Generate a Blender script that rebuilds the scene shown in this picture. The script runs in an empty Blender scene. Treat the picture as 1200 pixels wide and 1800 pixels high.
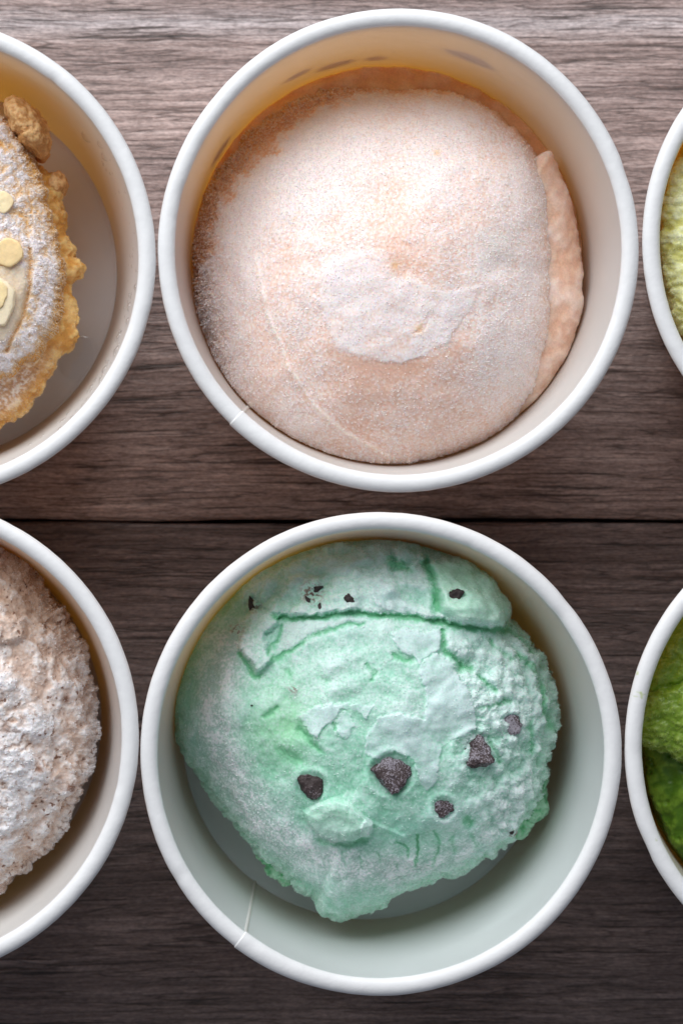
import bpy, bmesh, math, random
import numpy as np
from mathutils import Vector, Matrix

random.seed(7)
RNG = np.random.default_rng(11)

# ---------------------------------------------------------------- frame of reference
# one unit "u" = 0.106 mm: a cup rim is 848 u (9 cm) across. Plans below are drawn in u
# (x right, y down), heights in u above the plane of the cup rims.
U = 0.045 / 424.0
ZR = 0.0535                 # height of the cup rims above the table
D = 0.60                    # camera above the rims
CX, CY = 300.0, 830.0       # point straight below the camera
CAM = Vector(((CX - 600) * U, (900 - CY) * U, ZR + D))

def place(x, y, z=0.0):
    """plan point seen at (x, y) on an object standing at height z (u, relative to the rims)."""
    k = (D - z * U) / D
    wx, wy = (x - 600) * U, (900 - y) * U
    return Vector((CAM.x + (wx - CAM.x) * k, CAM.y + (wy - CAM.y) * k, ZR + z * U))

# ---------------------------------------------------------------- camera, world, light
sc = bpy.context.scene
cam = bpy.data.cameras.new('camera')
cam.sensor_fit = 'HORIZONTAL'
cam.sensor_width = 36.0
cam.lens = 36.0 * D / (1200 * U)
cam.shift_x = (600 - CX) / 1200.0
cam.shift_y = (CY - 900) / 1200.0
cam.clip_start = 0.01
cam.clip_end = 50
cam.dof.use_dof = True
cam.dof.focus_distance = D + 0.006
cam.dof.aperture_fstop = 34
cam_o = bpy.data.objects.new('camera', cam)
sc.collection.objects.link(cam_o)
cam_o.location = CAM
sc.camera = cam_o

world = bpy.data.worlds.new('World')
sc.world = world
world.use_nodes = True
bg = world.node_tree.nodes['Background']
bg.inputs[0].default_value = (0.80, 0.86, 1.0, 1)
bg.inputs[1].default_value = 0.22

LAZ, LEL, LDIST = math.radians(112), math.radians(38), 0.90
ld = Vector((math.cos(LAZ) * math.cos(LEL), math.sin(LAZ) * math.cos(LEL), math.sin(LEL)))
la = bpy.data.lights.new('window_light', 'AREA')
la.shape = 'RECTANGLE'
la.size, la.size_y = 1.05, 0.75
la.energy = 13.8
la.color = (0.97, 0.985, 1.0)
lo = bpy.data.objects.new('window_light', la)
sc.collection.objects.link(lo)
lo.location = ld * LDIST + Vector((0, 0.0, 0.03))
lo.rotation_euler = ld.to_track_quat('Z', 'Y').to_euler()

sc.view_settings.view_transform = 'Standard'
sc.view_settings.look = 'None'
sc.view_settings.exposure = 0.0
sc.view_settings.gamma = 1.0
sc.render.engine = 'CYCLES'
sc.cycles.use_denoising = True
sc.cycles.max_bounces = 10
sc.cycles.diffuse_bounces = 6
sc.cycles.transmission_bounces = 8
sc.cycles.caustics_reflective = False
sc.cycles.caustics_refractive = False

# ---------------------------------------------------------------- numeric noise
M32 = np.uint32(0xffffffff)
def _hash(ix, iy, iz, seed):
    h = (ix.astype(np.uint32) * np.uint32(0x8da6b343)) ^ (iy.astype(np.uint32) * np.uint32(0xd8163841)) \
        ^ (iz.astype(np.uint32) * np.uint32(0xcb1ab31f)) ^ np.uint32((seed * 0x9e3779b1) & 0xffffffff)
    h ^= h >> np.uint32(15); h *= np.uint32(0x2c1b3c6d)
    h ^= h >> np.uint32(12); h *= np.uint32(0x297a2d39)
    h ^= h >> np.uint32(15)
    return h
G12 = np.array([[1,1,0],[-1,1,0],[1,-1,0],[-1,-1,0],[1,0,1],[-1,0,1],[1,0,-1],[-1,0,-1],
                [0,1,1],[0,-1,1],[0,1,-1],[0,-1,-1],[1,1,0],[-1,1,0],[0,-1,1],[0,-1,-1]], np.float32)
def perlin(x, y, z, seed=0):
    fx, fy, fz = np.floor(x), np.floor(y), np.floor(z)
    ix, iy, iz = fx.astype(np.int64), fy.astype(np.int64), fz.astype(np.int64)
    x, y, z = (x - fx).astype(np.float32), (y - fy).astype(np.float32), (z - fz).astype(np.float32)
    u, v, w = [t * t * t * (t * (t * 6 - 15) + 10) for t in (x, y, z)]
    out = 0
    for dx in (0, 1):
        for dy in (0, 1):
            for dz in (0, 1):
                g = G12[_hash(ix + dx, iy + dy, iz + dz, seed) & np.uint32(15)]
                d = g[..., 0] * (x - dx) + g[..., 1] * (y - dy) + g[..., 2] * (z - dz)
                out = out + d * (u if dx else 1 - u) * (v if dy else 1 - v) * (w if dz else 1 - w)
    return out
def fbm(x, y, z, scale, oct=3, seed=0, gain=0.5):
    s, a, f, n = 0, 1.0, 1.0 / scale, 0.0
    for o in range(oct):
        s = s + a * perlin(x * f, y * f, z * f, seed + 17 * o)
        n += a; a *= gain; f *= 2.03
    return s / n * 1.5
def worley(x, y, z, scale, seed=0):
    x, y, z = x / scale, y / scale, z / scale
    fx, fy, fz = np.floor(x), np.floor(y), np.floor(z)
    ix, iy, iz = fx.astype(np.int64), fy.astype(np.int64), fz.astype(np.int64)
    rx, ry, rz = [(a - b).astype(np.float32) for a, b in ((x, fx), (y, fy), (z, fz))]
    f1 = np.full(x.shape, 9.0, np.float32); f2 = f1.copy(); idv = np.zeros(x.shape, np.float32)
    K = np.float32(1 / 1024)
    for dx in (-1, 0, 1):
        for dy in (-1, 0, 1):
            for dz in (-1, 0, 1):
                h = _hash(ix + dx, iy + dy, iz + dz, seed)
                px = (h & np.uint32(1023)) * K + dx
                py = ((h >> np.uint32(10)) & np.uint32(1023)) * K + dy
                pz = ((h >> np.uint32(20)) & np.uint32(1023)) * K + dz
                d = (px - rx) ** 2 + (py - ry) ** 2 + (pz - rz) ** 2
                c = d < f1
                f2 = np.where(c, f1, np.minimum(f2, d))
                idv = np.where(c, ((h >> np.uint32(5)) & np.uint32(1023)) * K, idv)
                f1 = np.where(c, d, f1)
    return np.sqrt(f1), np.sqrt(f2), idv
def sstep(a, b, v):
    t = np.clip((v - a) / (b - a), 0, 1)
    return t * t * (3 - 2 * t)
def seg_d(x, y, ax, ay, bx, by):
    ex, ey = bx - ax, by - ay
    t = np.clip(((x - ax) * ex + (y - ay) * ey) / max(ex * ex + ey * ey, 1e-9), 0, 1)
    return np.hypot(x - ax - t * ex, y - ay - t * ey)
def line_d(x, y, pts):
    d = np.full(x.shape, 1e6)
    for a, b in zip(pts[:-1], pts[1:]):
        d = np.minimum(d, seg_d(x, y, *a, *b))
    return d
def poly_sd(x, y, pts):
    """signed distance to a polygon, positive inside"""
    d = np.full(x.shape, 1e6); ins = np.zeros(x.shape, bool)
    n = len(pts)
    for i in range(n):
        ax, ay = pts[i]; bx, by = pts[(i + 1) % n]
        d = np.minimum(d, seg_d(x, y, ax, ay, bx, by))
        if ay != by:
            c = ((ay > y) != (by > y)) & (x < (bx - ax) * (y - ay) / (by - ay) + ax)
            ins ^= c
    return np.where(ins, d, -d)
def bump_at(x, y, cx, cy, r):
    return np.exp(-((x - cx) ** 2 + (y - cy) ** 2) / (r * r))
def lin(c):
    c = np.clip(np.asarray(c, np.float32), 0, 1)
    return np.where(c <= 0.04045, c / 12.92, ((c + 0.055) / 1.055) ** 2.4)
def rgb(r, g, b):
    return np.array([r, g, b], np.float32) / 255.0
def mixc(a, b, t):
    t = np.asarray(t)[..., None]
    return a * (1 - t) + b * t

# ---------------------------------------------------------------- object helpers
def link(o, parent=None):
    sc.collection.objects.link(o)
    if parent is not None:
        o.parent = parent
    return o
def tag(o, label=None, cat=None, group=None, kind=None):
    if label: o['label'] = label
    if cat: o['category'] = cat
    if group: o['group'] = group
    if kind: o['kind'] = kind
    return o
def empty(name, loc):
    o = bpy.data.objects.new(name, None)
    o.empty_display_size = 0.01
    o.location = loc
    return link(o)
def np_mesh(name, co, quads=None, tris=None, mat=None, parent=None, col=None, smooth=True):
    me = bpy.data.meshes.new(name)
    co = np.asarray(co, np.float32)
    nq = 0 if quads is None else len(quads); nt = 0 if tris is None else len(tris)
    me.vertices.add(len(co)); me.vertices.foreach_set('co', co.ravel())
    idx = []
    if nq: idx.append(np.asarray(quads, np.int32).ravel())
    if nt: idx.append(np.asarray(tris, np.int32).ravel())
    idx = np.concatenate(idx)
    me.loops.add(len(idx)); me.loops.foreach_set('vertex_index', idx)
    me.polygons.add(nq + nt)
    st = np.concatenate([np.arange(nq) * 4, nq * 4 + np.arange(nt) * 3]).astype(np.int32)
    me.polygons.foreach_set('loop_start', st)
    me.polygons.foreach_set('use_smooth', np.full(nq + nt, smooth, bool))
    me.update(calc_edges=True)
    if col is not None:
        at = me.color_attributes.new('tint', 'FLOAT_COLOR', 'POINT')
        c4 = np.ones((len(co), 4), np.float32); c4[:, :3] = col
        at.data.foreach_set('color', c4.ravel())
    if mat is not None: me.materials.append(mat)
    o = bpy.data.objects.new(name, me)
    return link(o, parent)
def grid_quads(nr, nt, wrap=True):
    i = np.arange(nr - 1)[:, None]; j = np.arange(nt if wrap else nt - 1)[None, :]
    j2 = (j + 1) % nt
    return np.stack([i * nt + j, (i + 1) * nt + j, (i + 1) * nt + j2, i * nt + j2], -1).reshape(-1, 4)

# ---------------------------------------------------------------- materials
def new_mat(name):
    m = bpy.data.materials.new(name); m.use_nodes = True
    nt = m.node_tree; nt.nodes.clear()
    out = nt.nodes.new('ShaderNodeOutputMaterial')
    b = nt.nodes.new('ShaderNodeBsdfPrincipled')
    nt.links.new(b.outputs[0], out.inputs[0])
    return m, nt, b, out
def N(nt, t, **kw):
    n = nt.nodes.new(t)
    for k, v in kw.items():
        if k in n.inputs: n.inputs[k].default_value = v
        else: setattr(n, k, v)
    return n
def ramp(nt, src, stops):
    r = nt.nodes.new('ShaderNodeValToRGB')
    e = r.color_ramp.elements
    while len(e) < len(stops): e.new(0.5)
    for q, (p, c) in zip(e, stops):
        q.position = p; q.color = (*c, 1) if len(c) == 3 else c
    nt.links.new(src, r.inputs[0])
    return r

def ice_material(name, sss=0.25, rough=0.6, radius=(1.0, 0.6, 0.45), grain=2600.0, bump=0.10, spec=0.30, var=0.10):
    m, nt, b, out = new_mat(name)
    at = N(nt, 'ShaderNodeAttribute', attribute_name='tint')
    tc = N(nt, 'ShaderNodeTexCoord')
    n1 = N(nt, 'ShaderNodeTexNoise', Scale=grain, Detail=3.0, Roughness=0.6)
    nt.links.new(tc.outputs['Object'], n1.inputs['Vector'])
    r = ramp(nt, n1.outputs['Fac'], [(0.3, (1 - var,) * 3), (0.7, (1 + var,) * 3)])
    mx = N(nt, 'ShaderNodeMix', data_type='RGBA', blend_type='MULTIPLY')
    mx.inputs[0].default_value = 1.0
    nt.links.new(at.outputs['Color'], mx.inputs[6]); nt.links.new(r.outputs[0], mx.inputs[7])
    nt.links.new(mx.outputs[2], b.inputs['Base Color'])
    b.inputs['Roughness'].default_value = rough
    b.inputs['Specular IOR Level'].default_value = spec
    b.inputs['Subsurface Weight'].default_value = sss
    b.inputs['Subsurface Radius'].default_value = radius
    b.inputs['Subsurface Scale'].default_value = 0.0028
    bp = N(nt, 'ShaderNodeBump', Strength=bump, Distance=0.00025)
    nt.links.new(n1.outputs['Fac'], bp.inputs['Height'])
    nt.links.new(bp.outputs[0], b.inputs['Normal'])
    return m

def paper_material(name, tint=(0.86, 0.86, 0.86), trans=0.34, tcol=(0.95, 0.56, 0.16), bump=0.12, spots=None):
    m, nt, b, out = new_mat(name)
    tc = N(nt, 'ShaderNodeTexCoord')
    n1 = N(nt, 'ShaderNodeTexNoise', Scale=420.0, Detail=4.0, Roughness=0.6)
    nt.links.new(tc.outputs['Object'], n1.inputs['Vector'])
    n2 = N(nt, 'ShaderNodeTexNoise', Scale=60.0, Detail=3.0)
    nt.links.new(tc.outputs['Object'], n2.inputs['Vector'])
    r = ramp(nt, n2.outputs['Fac'], [(0.3, tuple(t * 0.93 for t in tint)), (0.7, tint)])
    src = r.outputs[0]
    if spots:
        n3 = N(nt, 'ShaderNodeTexNoise', Scale=spots[0], Detail=3.0, Roughness=0.65)
        nt.links.new(tc.outputs['Object'], n3.inputs['Vector'])
        rs = ramp(nt, n3.outputs['Fac'], [(spots[1], (0, 0, 0)), (spots[1] + 0.06, (1, 1, 1))])
        mx = N(nt, 'ShaderNodeMix', data_type='RGBA')
        nt.links.new(rs.outputs[0], mx.inputs[0]); nt.links.new(src, mx.inputs[6])
        mx.inputs[7].default_value = (*spots[2], 1)
        src = mx.outputs[2]
    nt.links.new(src, b.inputs['Base Color'])
    b.inputs['Roughness'].default_value = 0.5
    b.inputs['Specular IOR Level'].default_value = 0.3
    bp = N(nt, 'ShaderNodeBump', Strength=bump, Distance=0.0003)
    nt.links.new(n1.outputs['Fac'], bp.inputs['Height'])
    nt.links.new(bp.outputs[0], b.inputs['Normal'])
    if trans > 0:
        t = N(nt, 'ShaderNodeBsdfTranslucent'); t.inputs[0].default_value = (*tcol, 1)
        mx = N(nt, 'ShaderNodeMixShader'); mx.inputs[0].default_value = trans
        nt.links.new(b.outputs[0], mx.inputs[1]); nt.links.new(t.outputs[0], mx.inputs[2])
        nt.links.new(mx.outputs[0], out.inputs[0])
    return m

def wood_material(name, seed, tone=1.0, warm=1.0, band=None):
    m, nt, b, out = new_mat(name)
    L = nt.links
    tc = N(nt, 'ShaderNodeTexCoord')
    off = N(nt, 'ShaderNodeMapping'); off.inputs['Location'].default_value = (seed * 3.1, seed * 1.7, seed * 0.9)
    L.new(tc.outputs['Object'], off.inputs['Vector'])
    # slow wander and short jitter of the grain lines
    wn = N(nt, 'ShaderNodeTexNoise', Scale=14.0, Detail=2.0); L.new(off.outputs[0], wn.inputs['Vector'])
    jmap = N(nt, 'ShaderNodeMapping'); jmap.inputs['Scale'].default_value = (520, 260, 1)
    L.new(off.outputs[0], jmap.inputs['Vector'])
    jn = N(nt, 'ShaderNodeTexNoise', Scale=1.0, Detail=2.0); L.new(jmap.outputs[0], jn.inputs['Vector'])
    def sc_sub(src, k):
        a = N(nt, 'ShaderNodeMath', operation='MULTIPLY_ADD'); L.new(src, a.inputs[0])
        a.inputs[1].default_value = k; a.inputs[2].default_value = -0.5 * k
        return a.outputs[0]
    ad = N(nt, 'ShaderNodeMath', operation='ADD')
    L.new(sc_sub(wn.outputs['Fac'], 0.004), ad.inputs[0]); L.new(sc_sub(jn.outputs['Fac'], 0.00032), ad.inputs[1])
    cmb = N(nt, 'ShaderNodeCombineXYZ'); L.new(ad.outputs[0], cmb.inputs[1])
    va = N(nt, 'ShaderNodeVectorMath', operation='ADD'); L.new(off.outputs[0], va.inputs[0]); L.new(cmb.outputs[0], va.inputs[1])
    def streak(sx, sy, detail=4.0, rough=0.6):
        mp = N(nt, 'ShaderNodeMapping'); mp.inputs['Scale'].default_value = (sx, sy, 1)
        L.new(va.outputs[0], mp.inputs['Vector'])
        n = N(nt, 'ShaderNodeTexNoise', Scale=1.0, Detail=detail, Roughness=rough)
        L.new(mp.outputs[0], n.inputs['Vector'])
        return n.outputs['Fac']
    broad = streak(5, 60, 3.0)
    mid = streak(34, 700, 4.0, 0.62)
    fine = streak(230, 2100, 5.0, 0.78)
    pore = streak(900, 2600, 3.0, 0.7)
    c7 = ramp(nt, pore, [(0.32, (0.66, 0.65, 0.65)), (0.5, (1, 1, 1)), (0.68, (1.26, 1.26, 1.26))])
    crack = streak(34, 1150, 3.0, 0.5)
    t = tone
    c1 = ramp(nt, mid, [(0.28, (0.088 * t, 0.066 * t * warm, 0.060 * t * warm)), (0.5, (0.158 * t, 0.122 * t * warm, 0.113 * t * warm)), (0.74, (0.235 * t, 0.192 * t * warm, 0.182 * t * warm))])
    c2 = ramp(nt, broad, [(0.3, (0.74, 0.70, 0.70)), (0.5, (1, 0.97, 0.965)), (0.7, (1.20, 1.16, 1.15))])
    c3 = ramp(nt, fine, [(0.30, (0.52, 0.51, 0.51)), (0.5, (1, 1, 1)), (0.70, (1.42, 1.42, 1.42))])
    c4 = ramp(nt, crack, [(0.33, (0.30, 0.28, 0.27)), (0.40, (1, 1, 1))])
    def lines(sx, sy, w, dark):
        n = streak(sx, sy, 2.0, 0.5)
        a_ = N(nt, 'ShaderNodeMath', operation='SUBTRACT'); L.new(n, a_.inputs[0]); a_.inputs[1].default_value = 0.5
        b_ = N(nt, 'ShaderNodeMath', operation='ABSOLUTE'); L.new(a_.outputs[0], b_.inputs[0])
        return ramp(nt, b_.outputs[0], [(0.0, (dark, dark * 0.95, dark * 0.93)), (w, (1, 1, 1))])
    c5 = lines(22, 420, 0.022, 0.42)
    c6 = lines(60, 900, 0.040, 0.60)
    src = c1.outputs[0]
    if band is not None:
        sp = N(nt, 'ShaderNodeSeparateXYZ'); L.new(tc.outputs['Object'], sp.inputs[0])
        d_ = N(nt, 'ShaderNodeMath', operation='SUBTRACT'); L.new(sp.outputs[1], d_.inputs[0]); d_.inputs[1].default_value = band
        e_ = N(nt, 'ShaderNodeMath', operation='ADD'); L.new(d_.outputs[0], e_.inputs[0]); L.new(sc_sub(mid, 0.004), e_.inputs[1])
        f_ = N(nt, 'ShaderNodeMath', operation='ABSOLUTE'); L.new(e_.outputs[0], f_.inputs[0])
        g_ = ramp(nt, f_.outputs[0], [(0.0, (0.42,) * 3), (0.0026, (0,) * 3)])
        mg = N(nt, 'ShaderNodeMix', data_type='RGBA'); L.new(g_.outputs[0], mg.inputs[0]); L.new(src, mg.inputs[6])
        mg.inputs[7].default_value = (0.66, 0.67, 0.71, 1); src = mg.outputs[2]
    for c in (c2, c3, c4, c5, c6, c7):
        mx = N(nt, 'ShaderNodeMix', data_type='RGBA', blend_type='MULTIPLY'); mx.inputs[0].default_value = 1.0
        L.new(src, mx.inputs[6]); L.new(c.outputs[0], mx.inputs[7]); src = mx.outputs[2]
    L.new(src, b.inputs['Base Color'])
    b.inputs['Roughness'].default_value = 0.48
    b.inputs['Specular IOR Level'].default_value = 0.5
    h1 = N(nt, 'ShaderNodeMath', operation='MULTIPLY_ADD'); L.new(fine, h1.inputs[0]); h1.inputs[1].default_value = 0.55
    L.new(mid, h1.inputs[2])
    h2 = N(nt, 'ShaderNodeMath', operation='MULTIPLY_ADD'); L.new(c5.outputs[0], h2.inputs[0]); h2.inputs[1].default_value = 0.45
    L.new(h1.outputs[0], h2.inputs[2])
    bp = N(nt, 'ShaderNodeBump', Strength=0.5, Distance=0.0007)
    L.new(h2.outputs[0], bp.inputs['Height']); L.new(bp.outputs[0], b.inputs['Normal'])
    return m

def frost_material():
    m, nt, b, out = new_mat('frost')
    at = N(nt, 'ShaderNodeAttribute', attribute_name='tint')
    nt.links.new(at.outputs['Color'], b.inputs['Base Color'])
    b.inputs['Roughness'].default_value = 0.35
    b.inputs['Specular IOR Level'].default_value = 0.5
    b.inputs['Subsurface Weight'].default_value = 0.2
    b.inputs['Subsurface Radius'].default_value = (1, 1, 1)
    b.inputs['Subsurface Scale'].default_value = 0.0006
    return m
FROST = frost_material()

def choc_material():
    m, nt, b, out = new_mat('frosted_chocolate')
    tc = N(nt, 'ShaderNodeTexCoord')
    n1 = N(nt, 'ShaderNodeTexNoise', Scale=3000.0, Detail=3.0, Roughness=0.75)
    nt.links.new(tc.outputs['Object'], n1.inputs['Vector'])
    n2 = N(nt, 'ShaderNodeTexNoise', Scale=300.0, Detail=2.0)
    nt.links.new(tc.outputs['Object'], n2.inputs['Vector'])
    ad = N(nt, 'ShaderNodeMath', operation='MULTIPLY_ADD'); nt.links.new(n2.outputs['Fac'], ad.inputs[0])
    ad.inputs[1].default_value = 0.55; nt.links.new(n1.outputs['Fac'], ad.inputs[2])
    at = N(nt, 'ShaderNodeAttribute', attribute_name='tint')
    a2 = N(nt, 'ShaderNodeMath', operation='ADD'); nt.links.new(ad.outputs[0], a2.inputs[0]); nt.links.new(at.outputs['Fac'], a2.inputs[1])
    r = ramp(nt, a2.outputs[0], [(0.76, (0.030, 0.017, 0.016)), (0.90, (0.075, 0.050, 0.052)), (1.0, (0.32, 0.29, 0.33))])
    nt.links.new(r.outputs[0], b.inputs['Base Color'])
    b.inputs['Roughness'].default_value = 0.55
    bp = N(nt, 'ShaderNodeBump', Strength=0.5, Distance=0.0003)
    nt.links.new(n1.outputs['Fac'], bp.inputs['Height']); nt.links.new(bp.outputs[0], b.inputs['Normal'])
    return m
CHOC = choc_material()

def water_material():
    m, nt, b, out = new_mat('clear_water')
    nt.nodes.remove(b)
    tr = N(nt, 'ShaderNodeBsdfTransparent'); tr.inputs[0].default_value = (0.99, 0.99, 0.99, 1)
    gl = N(nt, 'ShaderNodeBsdfGlossy'); gl.inputs['Roughness'].default_value = 0.06
    lw = N(nt, 'ShaderNodeLayerWeight'); lw.inputs['Blend'].default_value = 0.5
    fr = ramp(nt, lw.outputs['Facing'], [(0.0, (0.06,) * 3), (0.6, (0.14,) * 3), (1.0, (0.7,) * 3)])
    mx = N(nt, 'ShaderNodeMixShader')
    nt.links.new(fr.outputs[0], mx.inputs[0]); nt.links.new(tr.outputs[0], mx.inputs[1]); nt.links.new(gl.outputs[0], mx.inputs[2])
    nt.links.new(mx.outputs[0], out.inputs[0])
    return m
WATER = water_material()

# ---------------------------------------------------------------- wooden table
TZ = -ZR / U                                  # the table top, in u below the rims
table = empty('wooden_table', (0, 0, 0))
tag(table, 'weathered brown wooden table of horizontal planks under the cups', 'table', kind='structure')
def plank(y0, y1, top, mat, seed, cham0=0.0012, cham1=0.0012, drop0=0.0012, drop1=0.0012):
    """long plank between two plan lines (y0 the far edge), with worn edges"""
    a = place(600, y0, TZ).y; c = place(600, y1, TZ).y
    nx, w = 160, 0.62
    prof = [(a, -0.022), (a, -drop0 * 1.4), (a - cham0 * 0.35, -drop0 * 0.75), (a - cham0, -drop0 * 0.12), (a - cham0 * 1.5, 0.0)]
    for q in np.linspace(0, 1, 26)[1:-1]:
        prof.append((a - cham0 * 1.5 + (c + cham1 * 1.5 - a + cham0 * 1.5) * q, 0.0))
    prof += [(c + cham1 * 1.5, 0.0), (c + cham1, -drop1 * 0.12), (c + cham1 * 0.35, -drop1 * 0.75), (c, -drop1 * 1.4), (c, -0.022)]
    P = np.array(prof)
    X = np.linspace(-w / 2, w / 2, nx)
    gx, gy = np.meshgrid(X, P[:, 0]); gz = np.repeat(P[:, 1][:, None], nx, 1)
    n = fbm(gx, gy * 4, gy * 0 + seed, 0.03, 3, seed)
    edge = (gz < -1e-6) & (gz > -0.02)
    gy = gy + np.where(edge, n * 0.0006, 0)
    gz = gz + np.where(gz > -0.02, fbm(gx, gy * 6, gy * 0, 0.05, 3, seed + 3) * 0.00030, 0) + top
    co = np.stack([gx, gy, gz], -1).reshape(-1, 3)
    q = grid_quads(len(prof), nx, wrap=False)[:, ::-1] if False else grid_quads(len(prof), nx, wrap=False)
    return np_mesh('plank', co, quads=q, mat=mat, parent=table)
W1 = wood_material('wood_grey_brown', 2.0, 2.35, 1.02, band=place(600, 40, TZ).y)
W2 = wood_material('wood_dark_brown', 5.3, 1.15, 0.98)
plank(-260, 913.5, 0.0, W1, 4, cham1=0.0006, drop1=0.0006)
plank(919.5, 2080, 0.0002, W2, 5, cham0=0.0008, drop0=0.0007)
# dark board closing the gaps from below
np_mesh('under_board', [(-0.31, -0.2, -0.0225), (0.31, -0.2, -0.0225), (0.31, 0.2, -0.0225), (-0.31, 0.2, -0.0225)], quads=[(0, 1, 2, 3)], mat=W2, parent=table)

# ---------------------------------------------------------------- paper cups
PAPER = paper_material('white_paper_inside', tint=(0.84, 0.85, 0.86), trans=0.42, tcol=(0.93, 0.86, 0.74))
PAPER_BOUNCE = paper_material('white_paper_mint_bounce', tint=(0.75, 0.81, 0.815), trans=0.36, tcol=(0.80, 0.85, 0.85))  # light bounced off the mint ice cream is put into this paper's tint
PAPER_OUT = paper_material('white_paper_outside', tint=(0.84, 0.84, 0.84), trans=0.52, tcol=(0.97, 0.50, 0.07))
RIMP = paper_material('white_rolled_paper', tint=(0.80, 0.798, 0.80), trans=0.0, bump=0.34)
FLOORP = paper_material('white_paper_base', tint=(0.84, 0.85, 0.88), trans=0.0)
RIMSTAIN = paper_material('white_rolled_paper_green_stains', tint=(0.80, 0.798, 0.80), trans=0.0, bump=0.34, spots=(190.0, 0.66, (0.42, 0.50, 0.16)))
PRINT = paper_material('brown_print', tint=(0.30, 0.22, 0.16), trans=0.55, tcol=(0.55, 0.42, 0.30))
RIM_R, RIM_T = 408.6, 15.4
CUP_IN = [(396.0, -6.0), (393.0, -30), (362, -300), (348, -424)]
FLOOR_Z = -424.0
def lathe(prof, nt, wob=None):
    th = np.linspace(0, 2 * np.pi, nt, endpoint=False)
    P = np.array(prof)
    r = np.repeat(P[:, 0][:, None], nt, 1); z = np.repeat(P[:, 1][:, None], nt, 1)
    t = np.repeat(th[None], len(P), 0)
    if wob is not None: r, z = wob(r, z, t)
    return np.stack([r * np.cos(t) * U, r * np.sin(t) * U, z * U], -1).reshape(-1, 3)
def cup(x, y, rot_seam, label, seed, rim_mat=RIMP, oval=0.0035, seam=True, in_mat=None):
    base = place(x, y, 0.0)
    root = empty('paper_cup', (base.x, base.y, 0.0))
    tag(root, label, 'cup', 'paper cups of ice cream on the table')
    rs = math.radians(rot_seam)
    def wob(r, z, t):
        k = 1 + oval * np.cos(2 * (t - 1.45)) + 0.0012 * np.cos(3 * t + seed) + 0.0007 * np.cos(7 * t + seed * 2)
        return r * k, z + 1.6 * np.cos(2 * t + seed * 1.3) + 0.8 * np.cos(5 * t + seed) + ZR / U
    # wall: inner face, down to the foot, back up the outer face
    th_ = 5.0
    inner = [(np.interp(-z, [-q[1] for q in CUP_IN], [q[0] for q in CUP_IN]), z) for z in np.linspace(-6, -424, 40)]
    foot = TZ + 0.6
    r_foot = 341.0
    pr = inner + [(r_foot, -460), (r_foot - 1, foot + 2), (r_foot + 1.5, foot), (r_foot + th_, foot + 1)]
    pr += [(q[0] + th_, q[1]) for q in inner[::-1]]
    co = lathe(pr, 220, lambda r, z, t: wob(r, z, t)); co[:, 2] = np.maximum(co[:, 2], 0.0003)
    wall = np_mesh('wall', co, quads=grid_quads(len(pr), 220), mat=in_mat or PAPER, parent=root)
    wall.data.materials.append(PAPER_OUT)
    mi = (np.arange(len(wall.data.polygons)) >= 42 * 220).astype(np.int32)
    wall.data.polygons.foreach_set('material_index', mi)
    # rolled rim with the step where the paper overlaps
    m = 22; pr = []
    a = np.linspace(0, 2 * np.pi, m + 1)
    nt = 420
    tt = np.linspace(0, 2 * np.pi, nt, endpoint=False)
    # finer steps around the seam
    tt = np.sort(np.concatenate([tt, rs + np.linspace(-0.012, 0.012, 14)]) % (2 * np.pi)); nt = len(tt)
    A, T = np.meshgrid(a, tt, indexing='ij')
    dth = (T - rs + np.pi) % (2 * np.pi) - np.pi
    lap = (dth > 0) * (1.9 * np.exp(-(dth / 0.30) ** 2)) + (dth <= 0) * 1.9 * np.clip(1 + dth / 0.004, 0, 1)
    if not seam: lap = lap * 0
    cx, cy, zz = np.cos(T) * 30, np.sin(T) * 30, np.cos(A) * 2
    rad = RIM_T * (1 + 0.040 * fbm(cx, cy, zz, 9.0, 3, int(seed * 10)) + 0.02 * fbm(cx, cy, zz, 1.6, 2, int(seed * 10) + 5)) + lap
    rgd = np.random.default_rng(int(seed * 10))
    for _ in range(7):
        dq = (T - rgd.uniform(0, 2 * np.pi) + np.pi) % (2 * np.pi) - np.pi
        rad = rad - rgd.uniform(0.6, 2.0) * np.exp(-(dq / rgd.uniform(0.02, 0.07)) ** 2) * np.clip(np.cos(A - rgd.uniform(0, np.pi)), 0, 1)
    R = RIM_R + rad * np.cos(A) * 1.0
    Z = 1.0 + rad * np.sin(A) * 0.82
    # the upper inner shoulder is pressed a little flat
    R, Z = wob(R, Z, T)
    co = np.stack([R * np.cos(T) * U, R * np.sin(T) * U, Z * U], -1).reshape(-1, 3)
    # a runs inside-out anticlockwise in (r, z): reverse for outward normals
    np_mesh('rolled_rim', co, quads=grid_quads(m + 1, nt)[:, ::-1] if False else grid_quads(m + 1, nt), mat=rim_mat, parent=root)
    # base disc
    pr = [(0.01, FLOOR_Z), (120, FLOOR_Z + 1.5), (250, FLOOR_Z + 1.0), (322, FLOOR_Z - 0.5), (338, FLOOR_Z - 2.0), (345, FLOOR_Z + 1.5), (348.5, FLOOR_Z + 6.0), (347.5, FLOOR_Z - 12), (0.01, FLOOR_Z - 12)]
    co = lathe(pr, 160, wob)
    np_mesh('base', co, quads=grid_quads(len(pr), 160), mat=FLOORP, parent=root)
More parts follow.
